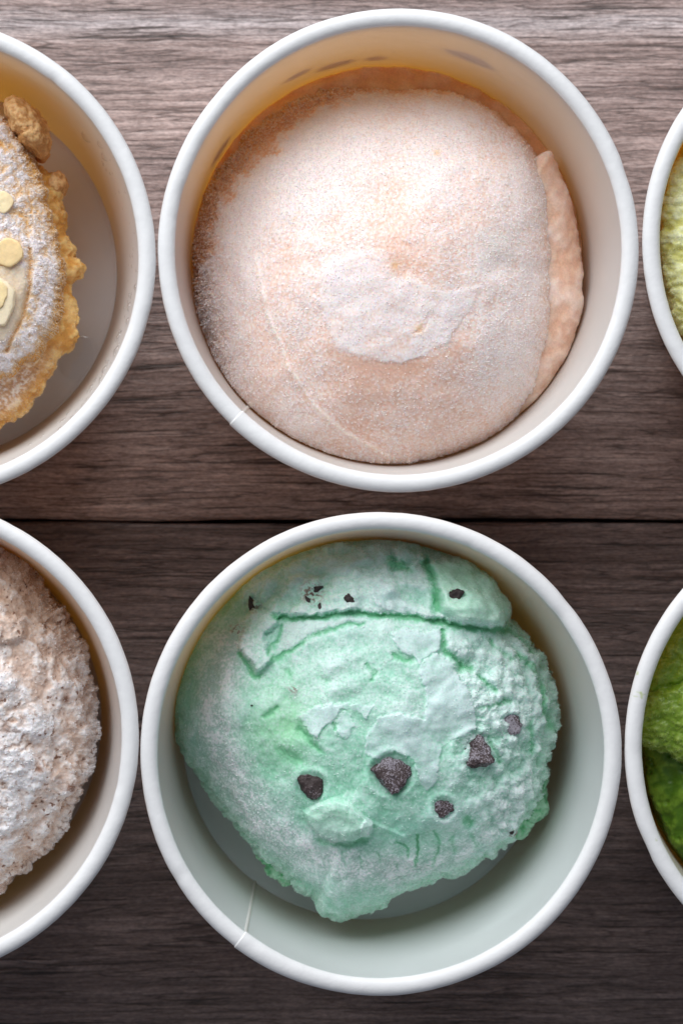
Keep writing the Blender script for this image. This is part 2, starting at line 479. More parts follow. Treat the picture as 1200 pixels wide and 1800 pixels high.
    # side seam: the overlapping paper edge down the inner wall
    if seam:
        zs = np.linspace(-10, -422, 24); rr = np.interp(-zs, [-q[1] for q in CUP_IN], [q[0] for q in CUP_IN])
        co = []
        for z_, r_ in zip(zs, rr):
            for da, dr in ((-0.004, 0.4), (-0.002, -2.4), (0.010, -2.0), (0.014, 0.4)):
                t = np.array(rs + da); r2, z2 = wob(np.array(r_ + dr), np.array(z_), t)
                co.append((r2 * math.cos(t) * U, r2 * math.sin(t) * U, z2 * U))
        np_mesh('seam', co, quads=grid_quads(24, 4, wrap=False), mat=PAPER, parent=wall)
    return root

CUPS = {
 'custard': cup(-149, 454, 200, 'white paper cup half cut off beside the peach cup, with water droplets inside', 1.0, seam=False),
 'peach':   cup(700, 440, 226, 'white paper cup holding the smooth peach ice cream', 2.2),
 'lemon':   cup(1551, 424, 30, 'white paper cup cut off at the picture edge holding yellow ice cream', 3.1, seam=False),
 'coffee':  cup(-178, 1298, 180, 'white paper cup half cut off holding beige ice cream with brown specks', 4.7, seam=False),
 'mint':    cup(668.5, 1325, 233, 'white paper cup holding the mint green chocolate chip ice cream', 5.9, in_mat=PAPER_BOUNCE),
 'matcha':  cup(1519, 1312, 10, 'white paper cup with green stains on its rim, holding dark green ice cream', 6.4, rim_mat=RIMSTAIN, seam=False),
}
# print on the outside of the peach cup, seen as darker ghosts through the lit paper
def printed_mark(root, a0, a1, z0, z1, seed):
    n = 24; co = []; 
    tt = np.linspace(math.radians(a0), math.radians(a1), n)
    for i, t in enumerate(tt):
        s = math.sin(math.pi * i / (n - 1)) ** 0.6
        zm, hw = (z0 + z1) / 2, (z1 - z0) / 2 * (0.25 + 0.75 * s)
        for z in (zm - hw, zm + hw):
            r = np.interp(-z, [-q[1] for q in CUP_IN], [q[0] for q in CUP_IN]) * (1 + 0.0035 * math.cos(2 * (t - 1.45))) + 8.0
            co.append((r * math.cos(t) * U, r * math.sin(t) * U, z * U + ZR))
    return np_mesh('printed_mark', co, quads=grid_quads(n, 2, wrap=False), mat=PRINT, parent=root)
for a in ((113, 121, -215, -180, 1), (100, 111, -255, -215, 2), (91, 97, -255, -222, 3), (62, 76, -160, -110, 4), (142, 152, -260, -215, 5)):
    printed_mark(CUPS['peach'], *a)

# ---------------------------------------------------------------- ice cream builder
def outline_fn(center, pts, smooth=9, n=1440):
    P = np.array(pts, float)
    ang = np.arctan2(-(P[:, 1] - center[1]), P[:, 0] - center[0]) % (2 * np.pi)
    rad = np.hypot(P[:, 0] - center[0], P[:, 1] - center[1])
    o = np.argsort(ang); ang, rad = ang[o], rad[o]
    a3 = np.concatenate([ang - 2 * np.pi, ang, ang + 2 * np.pi]); r3 = np.concatenate([rad] * 3)
    t = np.linspace(0, 2 * np.pi, n, endpoint=False)
    R = np.interp(t, a3, r3)
    k = np.hanning(2 * smooth + 3)[1:-1]; k /= k.sum()
    h = len(k) // 2
    R = np.convolve(np.concatenate([R[-h:], R, R[:h]]), k, 'valid')
    return lambda th: np.interp(th % (2 * np.pi), np.append(t, 2 * np.pi), np.append(R, R[0]))
def thetas(n, focus=None, width=90.0, dense=0.85):
    """n angles round the circle, most of them within width degrees of focus"""
    if focus is None:
        return np.linspace(0, 2 * np.pi, n, endpoint=False)
    f, w = math.radians(focus), math.radians(width)
    n1 = int(n * dense); n2 = n - n1
    a = np.linspace(f - w, f + w, n1, endpoint=False)
    b = np.linspace(f + w, f + 2 * np.pi - w, n2, endpoint=False)
    return np.concatenate([a, b])
def cap(center, out, ztop, A, p, nr, th, tilt=(0, 0), zfloor=-420, ns=26, under=0.10, ragged=0.0, rscale=8.0, seed=0):
    R = out(th); dR = 0 * R
    if ragged:
        c, s = np.cos(th) * R, np.sin(th) * R
        dR = ragged * (fbm(c, s, c * 0, rscale * 3, 3, seed) + 0.6 * fbm(c, s, c * 0, rscale, 2, seed + 7))
    rho = np.linspace(0.002, 0.975, nr)
    phi = np.arcsin(rho ** (p / 2))
    ph2 = np.linspace(phi[-1], np.pi / 2, 22)[1:]
    phi = np.concatenate([phi, ph2])
    rr = np.sin(phi) ** (2 / p); zz = -A * (1 - np.cos(phi))
    v = np.linspace(0, 1, ns)[1:]
    rr2 = np.concatenate([rr, 1 - under * v ** 1.3])
    rhog = np.concatenate([rr, 1 + v])
    RR = R[None] * rr2[:, None] + dR[None] * (np.minimum(rr2, 1)[:, None] ** 14)
    X = center[0] + RR * np.cos(th)[None]
    Y = center[1] - RR * np.sin(th)[None]
    tl = tilt[0] * (X - center[0]) + tilt[1] * (Y - center[1])
    ztopg = ztop + zz[:, None] + tl[:len(zz)]
    zs = ztopg[-1][None] * (1 - v[:, None]) + zfloor * v[:, None]
    Z = np.concatenate([ztopg, zs], 0)
    return X, Y, Z, np.repeat(rhog[:, None], len(th), 1)
def normals(X, Y, Z):
    P = np.stack([X, -Y, Z], -1)
    du = np.gradient(P, axis=0)
    dv = np.roll(P, -1, 1) - np.roll(P, 1, 1)
    n = np.cross(du, dv)
    n /= np.linalg.norm(n, axis=-1, keepdims=True) + 1e-9
    return n
class Ice:
    """one portion of ice cream: an Empty on the cup's base with its parts"""
    def __init__(self, center, zrep, label, cat='ice cream'):
        self.c = center; self.zrep = zrep; self.k = U * (D - zrep * U) / D
        self.o = place(center[0], center[1], zrep)
        self.root = empty('ice_cream', (self.o.x, self.o.y, ZR + (FLOOR_Z + 2) * U))
        tag(self.root, label, cat, 'portions of ice cream in the cups')
    def co(self, X, Y, Z):
        return np.stack([(X - self.c[0]) * self.k, -(Y - self.c[1]) * self.k, (Z - FLOOR_Z - 2) * U], -1).reshape(-1, 3)
    def add(self, name, geo, field, mat, crystals=0, clen=(2.5, 5.5), cwid=1.1, ccol=(0.93, 0.94, 0.96), view=None, seed=0, cmix=0.3):
        X, Y, Z, rho = geo
        n = normals(X, Y, Z)
        dn, dz, col, dens = field(X.ravel(), Y.ravel(), Z.ravel(), rho.ravel())
        sh = X.shape
        dn = np.asarray(dn).reshape(sh); dz = np.asarray(dz).reshape(sh)
        X2 = X + n[..., 0] * dn; Y2 = Y - n[..., 1] * dn; Z2 = Z + n[..., 2] * dn + dz
        # stay inside the cup
        lim = self.limit
        q = D / (D - self.zrep * U)
        ax, ay = CX + (lim[0] - CX) * q, CY + (lim[1] - CY) * q      # the cup's axis in this plan
        dx, dy = X2 - ax, Y2 - ay
        r = np.hypot(dx, dy)
        mr = (np.interp(-Z2, [-t[1] for t in CUP_IN], [t[0] for t in CUP_IN]) - 3.5) * U / self.k
        f = np.minimum(1, mr / np.maximum(r, 1))
        X2 = ax + dx * f; Y2 = ay + dy * f
        Z2 = np.maximum(Z2, FLOOR_Z + 3)
        P = self.co(X2, Y2, Z2)
        o = np_mesh(name, P, quads=grid_quads(*sh), mat=mat, parent=self.root, col=lin(col))
        self.last = (X2, Y2, Z2)
        if crystals:
            nn = normals(X2, Y2, Z2).reshape(-1, 3)
            area = (np.abs(np.gradient(X2, axis=0)) + np.abs(np.gradient(Y2, axis=0)) + np.abs(np.gradient(Z2, axis=0))).ravel() \
                   * np.hypot(np.roll(X2, -1, 1) - X2, np.roll(Y2, -1, 1) - Y2).ravel()
            w = np.clip(dens, 0, None) * np.clip(area, 0, 20) * (rho.ravel() < 1.35)
            if view is not None:
                w = w * ((X2.ravel() > view[0]) & (X2.ravel() < view[1]))
            w = w / w.sum()
            rg = np.random.default_rng(seed + 5)
            ids = rg.choice(len(w), crystals, p=w)
            p0 = np.stack([X2.ravel()[ids], -Y2.ravel()[ids], Z2.ravel()[ids]], -1)
            d = nn[ids] + rg.normal(0, 0.55, (crystals, 3)); d /= np.linalg.norm(d, axis=1, keepdims=True)
            ln = rg.uniform(*clen, crystals)[:, None]; wd = cwid * rg.uniform(0.6, 1.3, crystals)[:, None]
            a = np.cross(d, rg.normal(0, 1, (crystals, 3))); a /= np.linalg.norm(a, axis=1, keepdims=True)
            b = np.cross(d, a)
            s3 = math.sqrt(3) / 2
            V = np.stack([p0 + a * wd - d, p0 + (-0.5 * a + s3 * b) * wd - d, p0 + (-0.5 * a - s3 * b) * wd - d,
                          p0 + d * ln + (a * 0.5) * wd], 1)
            C = self.co(V[..., 0], -V[..., 1], V[..., 2])
            i4 = np.arange(crystals)[:, None] * 4
            tr = np.concatenate([i4 + np.array([[0, 1, 3]]), i4 + np.array([[1, 2, 3]]), i4 + np.array([[2, 0, 3]])], 0)
            base = lin(np.clip(col[ids] * (1 - cmix) + np.array(ccol) * cmix, 0, 1))
            c = np.repeat(base, 4, 0)
            fo = np_mesh('frost_crystals', C, tris=tr, mat=FROST, parent=o, col=c, smooth=False)
            tag(fo, kind='stuff')
        return o
    def height(self, x, y):
        X2, Y2, Z2 = self.last
        n = int(X2.shape[0] * 0.93)
        d = (X2[:n] - x) ** 2 + (Y2[:n] - y) ** 2
        return float(Z2[:n].ravel()[np.argmin(d)])
    def chip(self, name, x, y, w, h, t, rot, mat, sink=0.35, frost=0.0, seed=0, tilt=0.15, pts=None, jit=0.07):
        """an irregular chunk w x h (u), t thick, resting in the surface"""
        rg = np.random.default_rng(seed)
        bm = bmesh.new()
        if pts is None:
            k = 7
            an = np.sort(rg.uniform(0, 2 * np.pi, k) * 0.35 + np.linspace(0, 2 * np.pi, k, endpoint=False))
            pts = [(math.cos(q) * rg.uniform(0.8, 1.1), math.sin(q) * rg.uniform(0.8, 1.1)) for q in an]
        for (px_, py_) in pts:
            for zz, s in ((-0.5, 0.9), (0.5, 0.86)):
                bm.verts.new((px_ * w / 2 * s * rg.uniform(0.94, 1.06), py_ * h / 2 * s * rg.uniform(0.94, 1.06), (zz + rg.uniform(-0.12, 0.12)) * t))
        bmesh.ops.convex_hull(bm, input=bm.verts)
        bmesh.ops.triangulate(bm, faces=bm.faces)
        for _ in range(3):
            bmesh.ops.subdivide_edges(bm, edges=bm.edges, cuts=1, use_grid_fill=True)
        for _ in range(4):
            bmesh.ops.smooth_vert(bm, verts=bm.verts, factor=0.4, use_axis_x=True, use_axis_y=True, use_axis_z=True)
        V = np.array([v.co for v in bm.verts]); bm.verts.index_update()
        F = np.array([[v.index for v in f.verts] for f in bm.faces])
        bm.free()
        d = V / (np.linalg.norm(V, axis=1, keepdims=True) + 1e-6)
        V = V + d * (fbm(V[:, 0] + seed * 9, V[:, 1], V[:, 2], max(4.0, w * 0.16), 3, seed)[:, None] * w * jit)
        M = np.array(Matrix.Rotation(math.radians(rot), 3, 'Z') @ Matrix.Rotation(rg.uniform(-tilt, tilt), 3, 'X') @ Matrix.Rotation(rg.uniform(-tilt, tilt), 3, 'Y'))
        V = V @ M.T
        z = self.height(x, y) + t * (0.5 - sink)
        C = self.co(V[:, 0] + x, -V[:, 1] + y, V[:, 2] + z)
        return np_mesh(name, C, tris=F, mat=mat, parent=self.root, col=np.full((len(C), 3), frost, np.float32))

# ================================================================ peach
ICE_PEACH = ice_material('peach_sorbet', sss=0.6, rough=0.42, radius=(1.0, 0.55, 0.32))
def f_peach(x, y, z, rho):
    low = fbm(x, y, z, 130, 3, 1)
    mid = fbm(x, y, z, 34, 3, 2)
    f1, f2, cid = worley(x, y, z, 6.0, 3)
    gr = 1 - np.clip(f1 * 1.15, 0, 1)
    fine = fbm(x, y, z, 5.0, 2, 4)
    wx, wy = x + 7 * fbm(x, y, z, 22, 3, 5), y + 7 * fbm(x, y, z, 22, 3, 6)
    plate = poly_sd(wx, wy, [(566, 470), (590, 452), (635, 440), (672, 447), (683, 470), (684, 492), (700, 497), (716, 484), (748, 506), (790, 515), (842, 502),
                             (826, 540), (798, 578), (786, 604), (742, 626), (700, 640), (640, 631), (592, 611), (572, 575), (558, 540), (563, 500)])
    hole = poly_sd(wx, wy, [(722, 588), (735, 572), (748, 566), (738, 585)])
    soft = 2.5 + 6 * sstep(560, 470, y) + 3 * sstep(-0.2, 0.5, low)
    pm = sstep(-soft, soft, plate) * (1 - 0.7 * sstep(-3, 2, hole)) * (0.86 + 0.5 * mid)
    pm = np.clip(pm, 0, 1)
    arc = line_d(x + 4 * mid, y + 4 * mid, [(448, 450), (470, 545), (505, 640), (548, 708), (610, 764), (700, 806)])
    arcm = np.exp(-(arc / 4.5) ** 2)
    arcin = sstep(-25, 25, np.hypot(x - 745, (y - 500)) - 318)      # outside the spoon's ring
    ang = np.arctan2(-(y - 478), x - 690)
    left = sstep(0.2, 0.9, -np.cos(ang + 0.45))
    edge = sstep(0.86, 1.0, rho)
    # spiky frost along the wall
    spk = np.abs(fbm(x, y, z, 9, 3, 8)); spk = np.clip(1 - spk * 3.0, 0, 1)
    dn = low * 7 + mid * 0.8 * (1 - 0.6 * pm) + gr * 0.35 * (1 - 0.6 * pm) + fine * 0.25 * (1 - 0.3 * pm) + edge * left * (spk * 10 + mid * 7)
    dz = 2.2 * pm + 3.2 * arcm * sstep(400, 520, y) - 4 * arcin * (x < 760)
    # one shallow dent by the paler spot
    dz = dz - 6 * bump_at(x, y, 868, 470, 30) + 3 * bump_at(x, y, 880, 430, 34)
    fr = 0.80 + 0.42 * fbm(x, y, z, 150, 2, 11) + 0.18 * mid + 0.75 * (gr - 0.40) + 0.35 * fine
    fr += 0.34 * bump_at(x, y, 470, 330, 170) + 0.22 * bump_at(x, y, 760, 240, 160) - 0.36 * bump_at(x, y, 690, 680, 150) - 0.16 * bump_at(x, y, 700, 430, 110)
    fr += 0.18 * bump_at(x, y, 900, 640, 110)
    bare = sstep(0, 26, -poly_sd(x + 16 * mid, y + 16 * mid, [(720, 150), (640, 160), (565, 195), (495, 255), (440, 315), (402, 385), (380, 450), (358, 540), (385, 650), (430, 718), (505, 772), (600, 812), (700, 826),
        (860, 800), (960, 700), (1010, 500), (985, 300), (880, 190), (800, 152)]))
    fr -= 0.35 * np.exp(-((plate + 14) / 12) ** 2) * sstep(560, 640, y)
    fr = np.clip(fr - edge * 0.25 - bare * 0.8, 0, 1)
    body = mixc(rgb(226, 182, 158), rgb(229, 190, 170), sstep(-0.4, 0.4, low))
    body = mixc(body, rgb(222, 166, 126), bare * sstep(640, 420, x + 0.4 * y - 300) * 0.85)
    col = mixc(body, rgb(248, 238, 236), fr * 0.88)
    col = mixc(col, rgb(239, 229, 228), pm * (0.84 + 0.4 * fine))
    col = mixc(col, rgb(252, 238, 226), arcm * 0.5 * sstep(430, 560, y) * (0.75 + 0.8 * mid))
    col = mixc(col, rgb(228, 222, 216), 0.6 * bump_at(x, y, 880, 428, 34))
    col = mixc(col, rgb(222, 168, 96), 0.4 * np.clip(bump_at(x, y, 692, 468, 7) + bump_at(x, y, 770, 265, 6) + bump_at(x, y, 733, 580, 8), 0, 1))
    dens = 0.04 + fr ** 1.5 * (1 - 0.35 * pm) + edge * left * 2
    return dn, dz, col, dens
out_p = outline_fn((690, 478), [(700, 126), (790, 130), (870, 158), (945, 220), (985, 292), (998, 380), (997, 470), (988, 560), (968, 640), (940, 700), (916, 735), (880, 768), (820, 800), (770, 818),
    (700, 828), (600, 815), (505, 776), (430, 720), (388, 650), (358, 560), (348, 450), (356, 360), (392, 280), (450, 205), (530, 158), (620, 130)])
peach = Ice((690, 478), -70, 'smooth peach pink ice cream dome with a flat pale frost patch', 'ice cream')
peach.limit = (700, 440)
peach.add('scoop', cap((690, 478), out_p, -34, 235, 2.08, 300, thetas(900), tilt=(0.05, 0.12), ragged=6, rscale=9, seed=3), f_peach, ICE_PEACH, crystals=62000, ccol=(0.99, 0.965, 0.96), clen=(0.6, 2.6), cwid=1.5, cmix=0.75, seed=1)
def f_peach2(x, y, z, rho):
    low = fbm(x, y, z, 60, 3, 31); mid = fbm(x, y, z, 18, 3, 32); f1, _, _ = worley(x, y, z, 8, 33)
    fr = np.clip(0.35 + 0.7 * low + 0.4 * mid, 0, 1)
    return low * 6 + mid * 1.2 + (1 - f1) * 0.3, 0 * x, mixc(rgb(230, 188, 162), rgb(242, 222, 212), fr), 0.3 + fr
out_p2 = outline_fn((860, 470), [(960, 262), (985, 250), (1000, 285), (1024, 340), (1038, 420), (1041, 500), (1030, 580), (1000, 650), (955, 712), (920, 740), (840, 700), (760, 600), (740, 470), (780, 350), (860, 280)], smooth=6)
peach.add('lower_ledge', cap((860, 470), out_p2, -165, 60, 3.0, 120, thetas(420, 0, 80), ragged=3, rscale=16, seed=5), f_peach2, ICE_PEACH)
# soft melt between the scoop and the wall
def f_peach3(x, y, z, rho):
    low = fbm(x, y, z, 40, 3, 41); mid = fbm(x, y, z, 12, 3, 42)
    return low * 9 + mid * 4, 0 * x, mixc(rgb(230, 178, 134), rgb(234, 192, 156), sstep(-.3, .4, low)), 0.2 + 0 * x
out_p3 = outline_fn((690, 450), [(690 + 372 * math.cos(t), 452 - 366 * math.sin(t)) for t in np.linspace(0, 6.2, 30)])
peach.add('melted_layer', cap((690, 450), out_p3, -268, 26, 6.0, 70, thetas(300), under=0.02), f_peach3, ICE_PEACH)

# ================================================================ mint
ICE_MINT = ice_material('mint_ice_cream', sss=0.5, rough=0.55, radius=(0.55, 1.0, 0.75))
SLAB = [(484, 1080), (530, 1083), (575, 1080), (625, 1074), (680, 1076), (760, 1086), (800, 1096), (850, 1104), (892, 1108), (908, 1082), (906, 1050), (885, 1015), (850, 990), (820, 982), (790, 984), (752, 986),
        (745, 970), (705, 955), (690, 975), (640, 950), (560, 945), (480, 960), (420, 1010), (396, 1040), (432, 1062)]
SLAB2 = [(438, 1062), (490, 1078), (488, 1098), (466, 1112), (470, 1140), (482, 1160), (452, 1182), (430, 1158), (415, 1132), (428, 1100)]
BLOB = [(752, 988), (790, 984), (825, 982), (860, 998), (888, 1020), (906, 1052), (908, 1082), (893, 1106), (840, 1098), (800, 1090), (770, 1072), (768, 1030)]
PLATES = [[(684, 1112), (715, 1100), (745, 1112), (772, 1100), (772, 1140), (750, 1150), (735, 1165), (722, 1150), (700, 1142)],
          [(738, 1160), (765, 1143), (795, 1168), (806, 1190), (822, 1210), (836, 1262), (838, 1278), (808, 1292), (780, 1300), (770, 1330), (765, 1370), (748, 1390), (735, 1370), (722, 1330), (690, 1318), (660, 1330), (636, 1322), (640, 1290), (662, 1255), (700, 1250), (742, 1262), (746, 1215), (734, 1185)],
          [(592, 1255), (602, 1247), (615, 1252), (620, 1270), (612, 1290), (600, 1296), (590, 1285)],
          [(524, 1258), (545, 1240), (600, 1232), (655, 1236), (640, 1262), (618, 1244), (596, 1244), (586, 1262), (566, 1278), (556, 1295), (540, 1286)],
          [(630, 1448), (640, 1434), (652, 1440), (655, 1455), (645, 1470), (632, 1466)],
          [(650, 1030), (668, 1018), (690, 1030), (712, 1056), (735, 1068), (725, 1078), (680, 1072), (655, 1060)]]
LUMP = [(530, 1428), (556, 1412), (585, 1399), (612, 1408), (640, 1432), (655, 1446), (648, 1468), (622, 1476), (590, 1480), (560, 1468), (538, 1450)]
def f_mint(x, y, z, rho):
    low = fbm(x, y, z, 150, 3, 51)
    big = fbm(x, y, z, 60, 3, 52)
    mid = fbm(x, y, z, 26, 3, 53)
    fine = fbm(x, y, z, 5.0, 2, 54)
    f1, f2, _ = worley(x, y, z, 5.6, 55)
    gr = 1 - np.clip(f1 * 1.15, 0, 1)
    g1, g2, _ = worley(x + 6 * mid, y + 6 * mid, z, 22, 56)
    crumb = 1 - np.clip(g1 * 1.2, 0, 1)
    jx, jy = x + 5 * mid + 2.5 * fbm(x, y, z, 11, 2, 57), y + 5 * fbm(x, y, z, 26, 3, 58) + 2.5 * fbm(x, y, z, 11, 2, 59)
    # crumbly right flank, smoother left flank
    rgt = np.clip(sstep(760, 860, x + 0.25 * (1300 - y)) * sstep(1110, 1150, y) + sstep(1470, 1540, y) * 0.35 * sstep(600, 760, x), 0, 1)
    lft = sstep(470, 330, x - 0.15 * (y - 1200)) * sstep(1060, 1140, y)
    sd = poly_sd(jx, jy, SLAB); slab = sstep(-3, 7, sd)
    sd2 = poly_sd(jx, jy, SLAB2); slab2 = sstep(-3, 9, sd2)
    blob = sstep(-2, 12, poly_sd(x + 2 * mid, y + 2 * mid, BLOB))
    lump_sd = poly_sd(x + 2 * mid, y + 2 * mid, LUMP); lump = sstep(-1.5, 5, lump_sd) * (0.75 + 0.25 * sstep(0, 22, lump_sd))
    pm = np.zeros_like(x); psmooth = np.zeros_like(x)
    for i, P in enumerate(PLATES):
        s = poly_sd(x + 3.6 * fbm(x, y, z, 9, 2, 60 + i), y + 3.6 * fbm(x, y, z, 9, 2, 70 + i), P)
        pm = np.maximum(pm, sstep(-2.0, 2.6, s)); psmooth = np.maximum(psmooth, sstep(-6, 0, s))
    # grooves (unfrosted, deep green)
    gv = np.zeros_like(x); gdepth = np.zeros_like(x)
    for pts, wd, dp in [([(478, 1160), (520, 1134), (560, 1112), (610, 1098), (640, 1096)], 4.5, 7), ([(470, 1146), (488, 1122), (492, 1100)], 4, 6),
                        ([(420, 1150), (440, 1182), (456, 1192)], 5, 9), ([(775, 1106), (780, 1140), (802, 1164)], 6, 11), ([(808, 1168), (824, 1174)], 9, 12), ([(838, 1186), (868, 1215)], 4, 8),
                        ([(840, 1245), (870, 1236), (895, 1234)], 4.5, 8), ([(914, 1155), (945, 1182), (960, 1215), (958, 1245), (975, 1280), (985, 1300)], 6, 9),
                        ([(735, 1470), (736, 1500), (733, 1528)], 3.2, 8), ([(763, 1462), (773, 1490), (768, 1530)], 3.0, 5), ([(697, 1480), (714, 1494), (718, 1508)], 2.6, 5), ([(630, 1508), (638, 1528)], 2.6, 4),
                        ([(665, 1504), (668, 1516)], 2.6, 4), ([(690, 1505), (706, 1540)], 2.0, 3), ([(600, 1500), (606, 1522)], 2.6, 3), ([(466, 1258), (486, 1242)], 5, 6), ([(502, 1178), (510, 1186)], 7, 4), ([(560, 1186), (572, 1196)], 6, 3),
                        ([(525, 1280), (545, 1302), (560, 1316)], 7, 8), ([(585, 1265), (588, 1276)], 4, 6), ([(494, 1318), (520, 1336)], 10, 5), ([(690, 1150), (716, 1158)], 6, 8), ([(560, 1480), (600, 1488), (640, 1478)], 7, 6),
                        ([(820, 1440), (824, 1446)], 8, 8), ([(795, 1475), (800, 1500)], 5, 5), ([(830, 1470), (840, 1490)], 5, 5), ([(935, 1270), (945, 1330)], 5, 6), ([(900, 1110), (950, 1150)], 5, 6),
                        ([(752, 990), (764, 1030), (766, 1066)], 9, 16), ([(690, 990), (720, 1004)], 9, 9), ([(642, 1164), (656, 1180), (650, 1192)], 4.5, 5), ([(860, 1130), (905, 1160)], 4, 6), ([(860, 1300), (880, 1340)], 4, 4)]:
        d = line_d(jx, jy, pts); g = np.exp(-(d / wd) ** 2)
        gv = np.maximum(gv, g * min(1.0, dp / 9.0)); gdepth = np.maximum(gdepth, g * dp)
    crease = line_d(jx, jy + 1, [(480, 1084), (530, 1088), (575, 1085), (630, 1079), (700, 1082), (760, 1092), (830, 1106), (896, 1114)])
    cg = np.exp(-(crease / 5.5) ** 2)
    ridge = np.exp(-(line_d(x + 2 * mid, y, [(655, 1445), (690, 1463), (712, 1472)]) / 3.5) ** 2)
    rough = 1 - 0.55 * lft - 0.75 * pm - 0.5 * 0 - 0.55 * blob * (1 - 0.3 * fine)
    dn = low * 8 + big * 5 * (1 - 0.5 * lft) + mid * 2.0 * rough + gr * 0.4 * np.clip(rough, 0.25, 1) + fine * 0.2
    dn += rgt * ((crumb - 0.4) * 12 + mid * 4 + 2.2 * (gr - 0.4)) * (1 - pm)
    lip = sstep(0.9, 1.0, rho)
    dn += slab * (1 - blob) * ((crumb - 0.4) * 8 + mid * 3)
    dn += lip * (mid * 5 + crumb * 2.5 * (1 - lft))
    back = sstep(-2, 10, poly_sd(jx, jy, [(690, 978), (705, 955), (745, 962), (752, 985), (735, 1000), (700, 998)]))
    bsd = poly_sd(x + 2 * mid, y + 2 * mid, BLOB)
    blobh = np.sqrt(np.clip(bsd / 42, 0, 1)) * 0.55 + 0.45 * blob
    dz = slab * (19 + 12 * big - 10 * sstep(600, 680, x) * sstep(765, 735, x)) * (1 - 0.0) * (1 - 0.25 * blob) + slab2 * 20 * (1 - slab) + blobh * 36 + back * 16 - 6 * bump_at(x, y, 790, 1035, 14) + pm * (3.6 + 3.0 * big) + lump * 32 + ridge * 3.5 - 0.62 * gdepth * (1 - 0.8 * pm) - cg * 5 * (1 - slab * 0.6)
    dz = dz * (rho < 1.12) - 26 * np.exp(-(((x - 345) / 90) ** 2)) * lft * 0.6
    for hx, hy, hr in ((545, 1380, 30), (685, 1358, 42), (833, 1320, 40), (896, 1276, 25), (778, 1420, 24), (802, 1048, 20)):
        dd = np.hypot(x - hx, y - hy)
        dz = dz + 4.5 * np.exp(-((dd - hr) / 7) ** 2) - 3 * np.exp(-(dd / (hr * 0.8)) ** 4)
    # concentric spoon lines in the middle
    rr = np.hypot(x - 640, (y - 1310) * 1.15)
    dn += np.sin(rr / 9.0 + 2 * big) * 1.1 * sstep(250, 200, rr) * (1 - pm)
    # frost cover
    fr = 0.54 + 0.38 * big + 0.32 * mid + 0.5 * (gr - 0.42) + 0.22 * fine + 0.4 * (crumb - 0.4) * rgt
    fr += 0.12 * slab + 0.3 * slab2 + 0.22 * rgt
    fr += 0.22 * sstep(1330, 1220, y) * sstep(420, 560, x) - 0.32 * bump_at(x, y, 500, 1270, 70) - 0.25 * bump_at(x, y, 640, 1410, 120) - 0.1 * bump_at(x, y, 480, 1380, 80)
    arcd = line_d(x + 14 * big, y + 14 * big, [(402, 1130), (380, 1210), (376, 1290), (402, 1370), (452, 1440), (520, 1494), (600, 1522), (700, 1540), (800, 1518), (880, 1458), (932, 1370)])
    arcf = np.exp(-(arcd / (40 - 14 * sstep(600, 800, x))) ** 2) * (1 - 0.45 * sstep(650, 900, x)); arcb = 0
    wedge = sstep(-3, 6, poly_sd(jx, jy, [(494, 1098), (520, 1092), (590, 1090), (650, 1084), (600, 1098), (550, 1112), (510, 1134), (480, 1154), (482, 1140)]))
    fr += 0.55 * wedge + 0.3 * np.exp(-(crease / 16) ** 2) * slab
    outer = sstep(0.80, 0.90, rho) * lft
    fr -= 0.30 * outer
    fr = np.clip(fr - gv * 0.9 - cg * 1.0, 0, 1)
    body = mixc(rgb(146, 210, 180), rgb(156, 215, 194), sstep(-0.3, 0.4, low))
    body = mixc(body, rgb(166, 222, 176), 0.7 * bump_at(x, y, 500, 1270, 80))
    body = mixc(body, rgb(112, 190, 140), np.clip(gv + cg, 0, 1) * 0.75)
    col = mixc(body, rgb(216, 238, 232), fr * 0.95)
    speck = sstep(-0.5, 0.7, fine + 0.7 * (gr - 0.3) + mid)
    grey = np.clip(arcf + arcb, 0, 1)
    col = mixc(col, mixc(rgb(186, 210, 202), rgb(242, 243, 246), speck), np.clip(grey * (1 - gv) * 1.0, 0, 0.9))
    col = mixc(col, rgb(208, 230, 227) * np.ones_like(col), np.clip(pm * (0.80 + 0.3 * fine + 0.5 * big), 0, 0.92))
    col = mixc(col, rgb(196, 226, 212), lump * 0.6)
    col = mixc(col, rgb(184, 230, 202), np.maximum(lip * 0.5, blob * 0.6))
    # cocoa dust where chips were scraped
    cd = np.clip(bump_at(x, y, 445, 1065, 9) + bump_at(x, y, 548, 1042, 16) + bump_at(x, y, 515, 1210, 8) * 0.5 + bump_at(x, y, 905, 1470, 6) + bump_at(x, y, 415, 1110, 11) * 0.7, 0, 1)
    col = mixc(col, rgb(98, 66, 52), cd * sstep(0.0, 0.25, fine + mid * 0.6))
    dens = (0.04 + 0.9 * fr ** 1.4 + rgt * 0.6 + lip * 0.5 + grey * 0.5) * (1 - 0.3 * lft) * (1 - 0.7 * blob) * (1 - 0.6 * pm)
    return dn, dz, col, dens
mc = (645, 1290)
out_m = outline_fn(mc, [(560, 944), (660, 938), (745, 946), (820, 978), (870, 1008), (905, 1055), (912, 1095), (948, 1132), (972, 1178), (988, 1250), (985, 1320), (972, 1385), (950, 1440), (915, 1490), (865, 1528), (790, 1562), (715, 1592),
    (662, 1628), (625, 1632), (600, 1640), (568, 1628), (562, 1602), (545, 1590), (500, 1558), (440, 1500), (392, 1440), (345, 1372), (308, 1310), (297, 1240), (305, 1180), (335, 1110), (385, 1050), (430, 1000), (490, 960)], smooth=4)
mint = Ice(mc, -95, 'mint green ice cream with frost and dark chocolate chips', 'ice cream')
mint.limit = (668.5, 1325)
